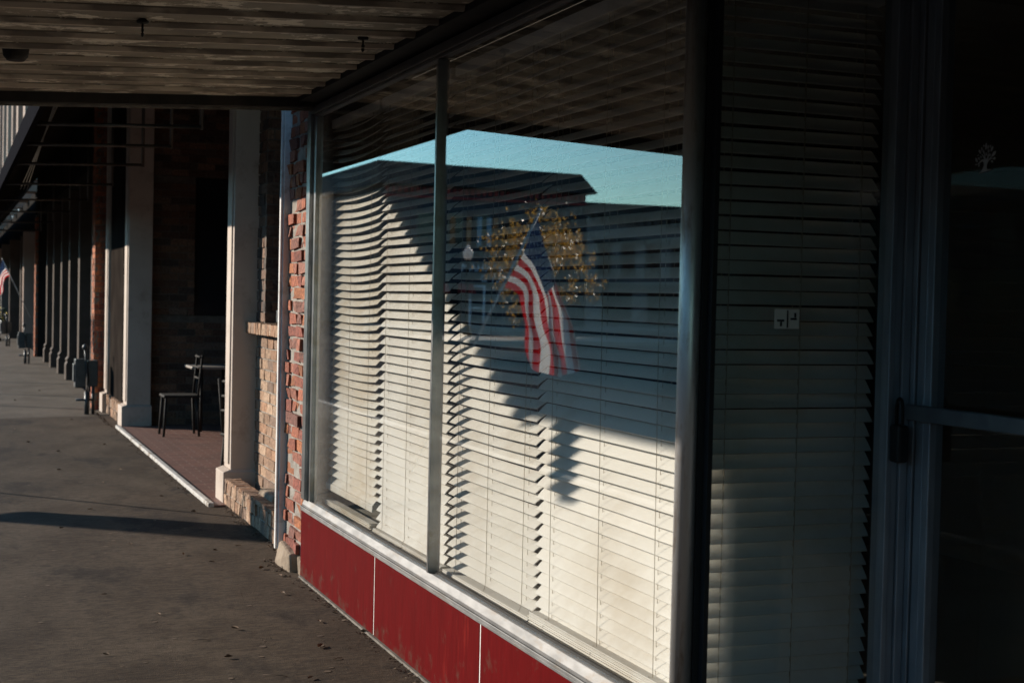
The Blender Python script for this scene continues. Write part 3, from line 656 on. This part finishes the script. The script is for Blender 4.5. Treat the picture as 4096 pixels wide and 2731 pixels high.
for i in range(160):
    a, r_, zz = R.uniform(0,6.3), R.uniform(0,.42), R.uniform(.66,1.05)
    p = Vector((-.62+math.cos(a)*r_, 47+math.sin(a)*r_, zz)); d1 = Vector((R.uniform(-1,1),R.uniform(-1,1),R.uniform(-1,1)))*.06; d2 = Vector((R.uniform(-1,1),R.uniform(-1,1),R.uniform(-1,1)))*.06
    b.poly([p, p+d1, p+d1+d2, p+d2], 1 if R.random() < .35 else 0)
b.build('foliage', [M['plant_green'], M['yellow']], pot, fix=False)
# unseen steel pole added to cast the shadow band across the sidewalk
ut = thing('shadow_pole', (-7.5,16.35,0), 'steel pole added out of view to cast the sidewalk shadow band', 'pole')
b = MB(); b.tube([(-7.5,16.35,-.22),(-7.5,16.35,4.2)], .13, 20, r2=.11); b.build('pole_shaft', M['fascia'], ut)
b = MB(); b.tube([(-7.5,16.35,-.22),(-7.5,16.35,-.1)], .42, 20); b.build('pole_base', M['pale_concrete'], ut)
for i, (y, x) in enumerate(((23.0,-3.2),(25.4,-3.2),(28.5,-3.25),(33.5,-3.2))):  # unseen posts, added to cast thin shadows across the far sidewalk
    t = thing('shadow_post', (x,y,gz(x)), 'thin sign post added unseen at the kerb to cast a shadow stripe', 'sign post', 'thin posts added out of view to stripe the sidewalk with shadow')
    b = MB(); b.tube([(x,y,gz(x)),(x,y,2.6)], .03, 8); b.build('post', M['alu_dark'], t)
    b = MB(); b.box(x-.15,x+.15,y-.005,y+.005,2.15,2.6); b.build('plate', M['alu'], t)

# ------------------------------------------------------------------ flag on a leaning pole at the kerb (seen mirrored in the glass)
# corner points in metres on the plane across the street line: (x, z) with y near 13
fl = thing('flag', (-2.25,13.0,-.045), 'striped national flag on a leaning white pole, mirrored large in the shop window', 'flag', 'flags on poles along the street')
base = Vector((-2.22,13.0,-.045)); tip = Vector((-3.49,13.0,2.49))
b = MB(); b.tube([base, base.lerp(tip,.5), tip], .0145, 10); b.lathe(tip, [(.005,-.01),(.022,.0),(.024,.02),(.01,.04)], 12); b.build('flagpole', M['pole_white'], fl)
def px(x, y):                     # helper used once to lay the cloth out: metres per unit of the sketch it was drawn on
    return Vector((-(3.471 + (x-1235)*.00493), 13.0, 2.477 - (y-490)*.00435))
def cr(pts, t):
    n = len(pts)-1; i = min(int(t*n), n-1); f = t*n - i
    p0, p1, p2, p3 = pts[max(i-1,0)], pts[i], pts[i+1], pts[min(i+2,n)]
    return .5*((2*p1) + (p2-p0)*f + (2*p0-5*p1+4*p2-p3)*f*f + (3*p1-p0-3*p2+p3)*f**3)
rowT = [px(*p) for p in ((1236,497),(1252,555),(1270,608),(1288,660),(1305,715),(1324,765),(1342,838))]     # hoist top edge along the fly
rowM = [px(*p) for p in ((1207,572),(1234,606),(1254,652),(1266,700),(1277,755),(1288,805),(1292,856))]
rowB = [px(*p) for p in ((1169,662),(1196,672),(1208,690),(1214,720),(1217,760),(1220,800),(1224,836))]
for i, q in enumerate(rowM): q.y += (0,.0,.01,.02,.02,.02,.02)[i]
for i, q in enumerate(rowB): q.y += (0,.04,.10,.14,.12,.08,.06)[i]
for i, q in enumerate(rowT): q.y += (0,.01,.01,.0,-.01,-.01,-.01)[i]
NT, NS = 60, 39
grid = []
b = MB(); uvp = []
for s in range(NS+1):
    row = []
    for t in range(NT+1):
        ss, tt = s/NS, t/NT
        a0, a1, a2 = cr(rowT,tt), cr(rowM,tt), cr(rowB,tt)
        p = a0*(1-ss)*(1-2*ss) + a1*4*ss*(1-ss) + a2*ss*(2*ss-1)
        tw = min(1, max(0, (tt-.22)/.4))
        p = p + Vector((.012*math.sin(ss*9+tt*14) + .030*tw*math.sin(ss*15+1.2), .05*tt*math.sin(ss*10 + tt*5) + .06*tw*math.cos(ss*15+1.2), .01*math.sin(tt*20+ss*7) - .05*tw*ss*(1-ss)))
        row.append(p)
    grid.append(row)
vs = [[b.bm.verts.new(p) for p in row] for row in grid]
for s in range(NS):
    for t in range(NT):
        f = b.bm.faces.new([vs[s][t],vs[s][t+1],vs[s+1][t+1],vs[s+1][t]]); f.smooth = True
        st = s//3
        f.material_index = 2 if (st < 7 and t < NT*.4) else (0 if st % 2 == 0 else 1)
b.build('flag_cloth', [M['flag_red'], M['flag_white'], M['flag_blue']], fl, fix=False)
b = MB()
def surf(ss, tt):
    s, t = min(ss*NS, NS-.001), min(tt*NT, NT-.001); i, j = int(s), int(t); f, g = s-i, t-j
    p = grid[i][j]*(1-f)*(1-g) + grid[i+1][j]*f*(1-g) + grid[i][j+1]*(1-f)*g + grid[i+1][j+1]*f*g
    n = (grid[i+1][j]-grid[i][j]).cross(grid[i][j+1]-grid[i][j]).normalized()
    return p, n
for r_ in range(9):
    for c_ in range(6 if r_ % 2 == 0 else 5):
        cs, ct = (7/13)*(r_+1)/10, .4*((c_*2+1+(r_ % 2))/12)
        for side in (1,-1):
            pts = []
            for k in range(10):
                rr = .026 if k % 2 == 0 else .011; a_ = k*math.pi/5
                p, n = surf(max(0,cs + rr*math.cos(a_)/.95), max(0,ct + rr*math.sin(a_)/1.5)); pts.append(p + n*.004*side)
            b.poly(pts)
b.build('star_field', M['flag_white'], fl, fix=False)
f2 = dup(fl, (-.30+.0,33.0,1.0), rad(18), .5, label='small striped flag hanging from a storefront far down the sidewalk')

# ------------------------------------------------------------------ across the street (seen in the glass, except the added row)
h1 = thing('corner_building', (-29,98,0), 'big dark two storey corner building with a sloping roof edge, mirrored in the window', 'building')
b = MB(); b.box(-36.6,-22.9,85,118,-.2,8.6); b.build('wall', M['b1'], h1)
b = MB(); q0 = [(-37.2,84.4,8.62),(-22.4,84.4,8.62),(-22.4,118,8.62),(-37.2,118,8.62)]; q1 = [(-36.1,84.7,9.85),(-22.45,84.7,10.03),(-22.45,118,10.03),(-36.1,118,9.85)]
b.hexa(q0 + q1); b.build('roof', M['b1_roof'], h1)
b = MB()
for i in range(34): b.box(-36.4+i*.4,-36.2+i*.4,84.85,84.999,8.15,8.5)
b.box(-36.6,-22.9,84.9,84.999,7.85,8.0); b.build('frieze', M['red_dull'], h1)
for i, x in enumerate((-35.2,-33.2,-31.2,-29.4,-27.6,-25.6)):
    fr = MB(); fr.box(x-.55,x+.55,84.93,84.999,4.9,7.0); fo = fr.build('window', M['b2_trim'], h1)
    p = MB(); p.box(x-.45,x+.45,84.92,84.9299,5.0,6.9); p.build('pane', M['win_dark'], fo)
for x, m_ in ((-30.3,'orange'),(-29.85,'blue_pale'),(-28.5,'orange'),(-27.4,'orange'),(-29.2,'blue_pale'),(-26.6,'blue_pale')):
    b = MB(); b.box(x-.16,x+.16,84.86,84.919,5.0,6.8); b.build('curtain', M[m_], h1)
b = MB(); b.box(-36.4,-24,84.8,84.999,2.6,4.0); b.build('sign_board', M['b1'], h1)
def text(txt, x, z, size, y, parent, m_, name='lettering'):
    cu = bpy.data.curves.new(name, 'FONT'); cu.body = txt; cu.size = size; cu.extrude = .01; cu.align_x = 'LEFT'
    tmp = bpy.data.objects.new('tmp', cu); COL.objects.link(tmp)
    dg = bpy.context.evaluated_depsgraph_get(); me = bpy.data.meshes.new_from_object(tmp.evaluated_get(dg)); bpy.data.objects.remove(tmp)
    me.transform(Matrix.Translation((x, y, z)) @ Matrix.Rotation(rad(90), 4, 'X')); me.materials.clear(); me.materials.append(M[m_])
    o = bpy.data.objects.new(name, me); COL.objects.link(o); o.parent = parent; o.location = -parent.location
    return o
text('BONHAM', -31.1, 3.36, .72, 84.78, h1, 'sign_text'); text('FAMILY D', -32.1, 2.70, .66, 84.78, h1, 'sign_text')
for x in (-34.5,-32.6,-27.2,-25.3):
    fr = MB(); fr.box(x-.8,x+.8,84.92,84.999,.4,2.4); fo = fr.build('shop_window', M['b2_trim'], h1)
    p = MB(); p.box(x-.72,x+.72,84.91,84.9199,.5,2.3); p.build('pane', M['win_dark'], fo)
dr = MB(); dr.box(-29.7,-29.55,84.9,84.999,-.06,2.5); dr.box(-28.75,-28.6,84.9,84.999,-.06,2.5); dr.box(-29.55,-28.75,84.9,84.999,2.35,2.5); dr.box(-29.55,-28.75,84.9,84.999,1.0,1.1); dr.build('door', M['sign_text'], h1)
for x in (-28.3,-26.6):
    b = MB(); b.prism([(x-.5,84.79,2.55),(x-.5,84.2,2.05),(x-.5,84.2,1.95),(x-.5,84.79,1.95)], (1.0,0,0)); b.build('awning', M['red_dull'], h1)

h2 = thing('hooded_window_building', (-48,97,0), 'grey building with a bracketed cornice and hooded upstairs windows, mirrored beside the corner building', 'building')
b = MB(); b.hexa([(-62,85,-.2),(-36.7,85,-.2),(-36.7,112,-.2),(-62,112,-.2),(-62,85,6.5),(-36.7,85,7.35),(-36.7,112,7.35),(-62,112,6.5)]); b.build('wall', M['b2'], h2)
b = MB(); b.hexa([(-62,84.5,6.5),(-36.7,84.5,7.35),(-36.7,85,7.35),(-62,85,6.5),(-62,84.5,6.68),(-36.7,84.5,7.53),(-36.7,85,7.53),(-62,85,6.68)]); b.build('cornice', M['b2_trim'], h2)
b = MB()
for i in range(40):
    x = -61.5+i*.62; zt = 7.35 - (-36.7-x)*.0336
    b.box(x,x+.22,84.6,84.999,zt-.45,zt-.01)
b.build('brackets', M['b2_trim'], h2)
for i, x in enumerate((-38.0,-39.75,-41.6,-43.5,-45.4,-47.3)):
    fr = MB(); fr.box(x-.55,x+.55,84.93,84.999,3.35,5.5); fo = fr.build('window', M['b2_trim'], h2)
    p = MB(); p.box(x-.42,x+.42,84.92,84.9299,3.45,5.4); p.build('pane', M['win_dark'], fo)
    hd = MB(); hd.box(x-.75,x+.75,84.7,84.999,5.52,5.85); hd.build('hood', M['b2_trim'], fo)
b = MB(); b.box(-62,-36.7,84.8,84.999,2.55,2.85); b.build('belt_course', M['b2_trim'], h2)
for i in range(6):
    x = -39 - i*3.4
    p = MB(); p.box(x-1.1,x+1.1,84.93,84.999,.3,2.3); p.build('shop_window', M['win_dark'], h2)
h3 = MB(); h3.box(-80,-45,112.5,130,-.2,10.2); tag(h3.build('rear_building', M['b1_roof']), 'plain dark block rising behind the hooded window building in the reflection', 'building')

for i, (y0, y1, hh, m_, nm) in enumerate(((-70,-38,6.4,'b2','long grey'),(-37.9,-12,5.4,'b1','lowest dark'),(-11.9,6,6.6,'stucco','tan'),(6.1,27,6.2,'b2','short grey'),(27.1,55,6.8,'b1','tall dark'))):  # unseen row, added to block low sky light and shade the road
    t = thing('added_building', (-34,(y0+y1)/2,0), '%s two storey building added out of view across the street to block light' % nm, 'building', 'unseen buildings added across the street')
    b = MB(); b.box(-42,-28,y0,y1,-.2,hh-.4); b.build('wall', M[m_], t)
    b = MB(); b.box(-42,-27.7,y0,y1,hh-.399,hh); b.build('cornice', M['b2_trim'], t)
    n = int((y1-y0)/3.2)
    for k in range(n):
        y = y0 + (k+.5)*(y1-y0)/n
        b = MB(); b.box(-27.999,-27.95,y-.55,y+.55,3.6,4.8); b.build('window', M['win_dark'], t)
        b = MB(); b.box(-27.999,-27.95,y-1.2,y+1.2,.3,2.9); b.build('shop_window', M['win_dark'], t)
t = thing('added_building', (-50,63,0), 'brown two storey building added out of view behind the row to shade the road', 'building', 'unseen buildings added across the street')  # unseen block, added to keep the sun off the road
b = MB(); b.box(-62,-41,56,74,-.2,8.6); b.build('wall', M['b2_trim'], t)
b = MB(); b.box(-62.2,-40.8,55.8,74.2,8.601,9); b.build('cornice', M['b2'], t)
for k in range(5):
    b = MB(); b.box(-40.999,-40.95,58+k*3.3,59.2+k*3.3,4.6,6.8); b.build('window', M['win_dark'], t)
lamp = thing('street_lamp', (-19.56,60,-.2), 'old style street lamp with one white acorn globe, mirrored right of the mullion', 'street lamp')
b = MB(); b.lathe((-19.56,60,-.06), [(.22,0),(.22,.25),(.15,.4),(.09,.6),(.06,.9),(.05,3.3),(.09,3.35),(.11,3.42)], 14); b.build('lamp_post', M['iron'], lamp)
b = MB(); b.lathe((-19.56,60,3.36), [(.10,0),(.19,.08),(.235,.22),(.235,.34),(.17,.44),(.10,.52),(.09,.58),(.04,.63),(.01,.70)], 18); b.build('lamp_globe', M['globe'], lamp)

tr = thing('autumn_tree', (-21.6,56,0), 'young tree with sparse golden autumn leaves, mirrored behind the flag', 'tree')
b = MB()
tb0 = Vector((-21.5,56,-.06)); limbs = []
b.tube([tb0, tb0+Vector((.05,0,1.2)), tb0+Vector((-.05,.1,2.3)), tb0+Vector((0,0,4.6))], [.11,.09,.07,.02], 10)
for i in range(26):
    h = R.uniform(.9,4.3); a_ = R.uniform(0,6.28); ln = R.uniform(1.1,2.6)*(1.2 - abs(h-2.7)/3.4)
    s0 = tb0 + Vector((0,0,h)); e0 = s0 + Vector((math.cos(a_)*ln, math.sin(a_)*ln, R.uniform(.1,1.1)))
    mid = s0.lerp(e0,.5) + Vector((0,0,-.1)); b.tube([s0,mid,e0], [.045,.03,.008], 6); limbs.append((s0,mid,e0))
b.build('trunk', M['bark'], tr)
b = MB()
for (s0, mid, e0) in limbs:
    for cl in range(8):
        t_ = R.uniform(.35,1.08); c = (s0.lerp(mid,t_*2) if t_ < .5 else mid.lerp(e0,t_*2-1)) + Vector((R.gauss(0,.22),R.gauss(0,.22),R.gauss(0,.2)))
        rr = R.uniform(.10,.26)
        for k in range(R.randint(10,20)):
            p = c + Vector((R.gauss(0,rr),R.gauss(0,rr),R.gauss(0,rr*.8)))
            a1 = Vector((R.uniform(-1,1),R.uniform(-1,1),R.uniform(-1,1))).normalized(); a2 = a1.orthogonal().normalized(); sz = R.uniform(.05,.10)
            b.poly([p, p+a1*sz+a2*sz*.5, p+a1*sz*2, p+a1*sz-a2*sz*.5])
for cl in range(80):
    while True:
        q = Vector((R.uniform(-1,1),R.uniform(-1,1),R.uniform(-1,1)))
        if .25 < q.length < 1: break
    c = tb0 + Vector((q.x*2.0*(1-.25*q.z), q.y*2.0, 3.55+q.z*2.4)); rr = R.uniform(.12,.3)
    for k in range(R.randint(8,22)):
        p = c + Vector((R.gauss(0,rr),R.gauss(0,rr),R.gauss(0,rr*.8)))
        a1 = Vector((R.uniform(-1,1),R.uniform(-1,1),R.uniform(-1,1))).normalized(); a2 = a1.orthogonal().normalized(); sz = R.uniform(.05,.10)
        b.poly([p, p+a1*sz+a2*sz*.5, p+a1*sz*2, p+a1*sz-a2*sz*.5])
b.build('crown', M['gold_leaf'], tr, fix=False)

# ------------------------------------------------------------------ leaves and litter on the sidewalk
def leaf(x, y, size, rz, curl):
    b = MB(); pts = [(0,0),(.35,.22),(.7,.30),(1.1,.20),(1.5,0)]; z0 = gz(x) + .006
    up_ = lambda a, q: curl*(abs(q)*1.6 + (a-.7)**2*.35)
    ct, st_ = math.cos(rz), math.sin(rz)
    def P(a, q): return (x + size*(a*ct - q*st_), y + size*(a*st_ + q*ct), z0 + size*up_(a,q))
    mid = [b.bm.verts.new(P(a,0)) for a,_ in pts]
    for sgn in (1,-1):
        ed = [mid[0]] + [b.bm.verts.new(P(a, sgn*q*(1+R.uniform(-.25,.25)))) for a,q in pts[1:-1]] + [mid[-1]]
        for i in range(len(pts)-1):
            f = [mid[i],mid[i+1],ed[i+1],ed[i]]; f = list(dict.fromkeys(f))
            if len(f) > 2: b.bm.faces.new(f)
    o = b.build('fallen_leaf', M['leaf_dry'], fix=False)
    tag(o, 'small dry curled brown leaf lying on the concrete sidewalk', 'leaf', 'dry leaves scattered on the sidewalk'); return o
spots = [(-.315,6.37,.045),(-.18,6.9,.03),(-.62,6.9,.035),(-.05,6.6,.03),(-.75,6.35,.03),(-.45,5.9,.03),(-.9,7.3,.028),(-.22,7.6,.03),(-.4,8.6,.03),(-.55,8.9,.03),(-.35,9.0,.026),(-.15,9.1,.03),(-.8,9.4,.025),(-.3,9.8,.03),(-.2,10.6,.03),(-.55,10.3,.025),(-.9,11,.03),(-.35,11.5,.028),(-.2,12.2,.03),(-.7,12.5,.03),(-.45,13.3,.03),(-1.0,13.5,.035),(-.9,15,.035),(-1.1,16,.035),(-.4,15.5,.03),(-1.2,17.5,.035),(-.5,18.6,.03),(-.9,19.5,.03),(-1.1,7.9,.025),(-1.2,10.2,.025),(-.12,8.05,.035),(-.2,8.3,.03),(-1.25,6.6,.025),(-1.0,22,.035),(-.6,24,.035),(-1.2,26,.035)]
for (x, y, s_) in spots: leaf(x, y, s_, R.uniform(0,6.3), R.uniform(.3,1.0))
b = MB()
for i in range(1500):
    y = R.choice((R.uniform(3.6,8.9), R.uniform(8.2,11.0), R.uniform(11,17.4), R.uniform(17.4,20)))
    edge = -.035 if y < 8.0 else (-.07 if y < 8.6 else (.055 if y < 10.9 else -.085))
    x = edge - abs(R.gauss(0,.028)); z0 = gz(x) + .002
    s_ = R.uniform(.004,.014); a_ = R.uniform(0,6.3)
    p = Vector((x,y,z0)); d1 = Vector((math.cos(a_),math.sin(a_),R.uniform(0,.5)))*s_*R.uniform(.8,2.2); d2 = Vector((-math.sin(a_),math.cos(a_),R.uniform(0,.6)))*s_*.7
    b.poly([p, p+d1, p+d1*.9+d2, p+d2])
for i in range(2600):
    y = 4.5 + 15*R.random()**1.6; x = R.uniform(-1.75,-.05) if R.random() < .6 else -abs(R.gauss(.05,.22)); z0 = gz(x) + .002
    s_ = R.uniform(.002,.007); a_ = R.uniform(0,6.3)
    p = Vector((x,y,z0)); d1 = Vector((math.cos(a_),math.sin(a_),R.uniform(0,.4)))*s_*R.uniform(.8,2.0); d2 = Vector((-math.sin(a_),math.cos(a_),R.uniform(0,.5)))*s_*.6
    b.poly([p, p+d1, p+d1*.9+d2, p+d2])
for i in range(70):
    x, y, r_ = R.uniform(-1.7,-.15), 4.8 + 14*R.random()**1.5, R.uniform(.006,.018); z0 = gz(x) + .0022; e_ = R.uniform(.7,1.3)
    b.poly([(x + r_*math.cos(k*.785)*R.uniform(.8,1.2), y + r_*e_*math.sin(k*.785)*R.uniform(.8,1.2), z0 + S*r_*math.cos(k*.785)) for k in range(8)])
o = b.build('leaf_litter', M['litter'], fix=False); tag(o, 'brown leaf crumbs and dark spots on the sidewalk, thickest along the foot of the buildings', 'leaf litter', kind='stuff')
for (x, y, a_, L_) in ((-.55,5.95,2.6,.11),(-.30,6.15,.4,.05),(-.75,6.7,3.0,.09)):
    b = MB(); p = Vector((x,y,gz(x)+.004)); d1 = Vector((math.cos(a_),math.sin(a_),0))*L_
    b.tube([p, p+d1*.5+Vector((0,0,.004)), p+d1], .0016, 5); tag(b.build('twig', M['litter']), 'thin dry twig lying on the near sidewalk', 'twig', 'dry twigs on the near sidewalk')
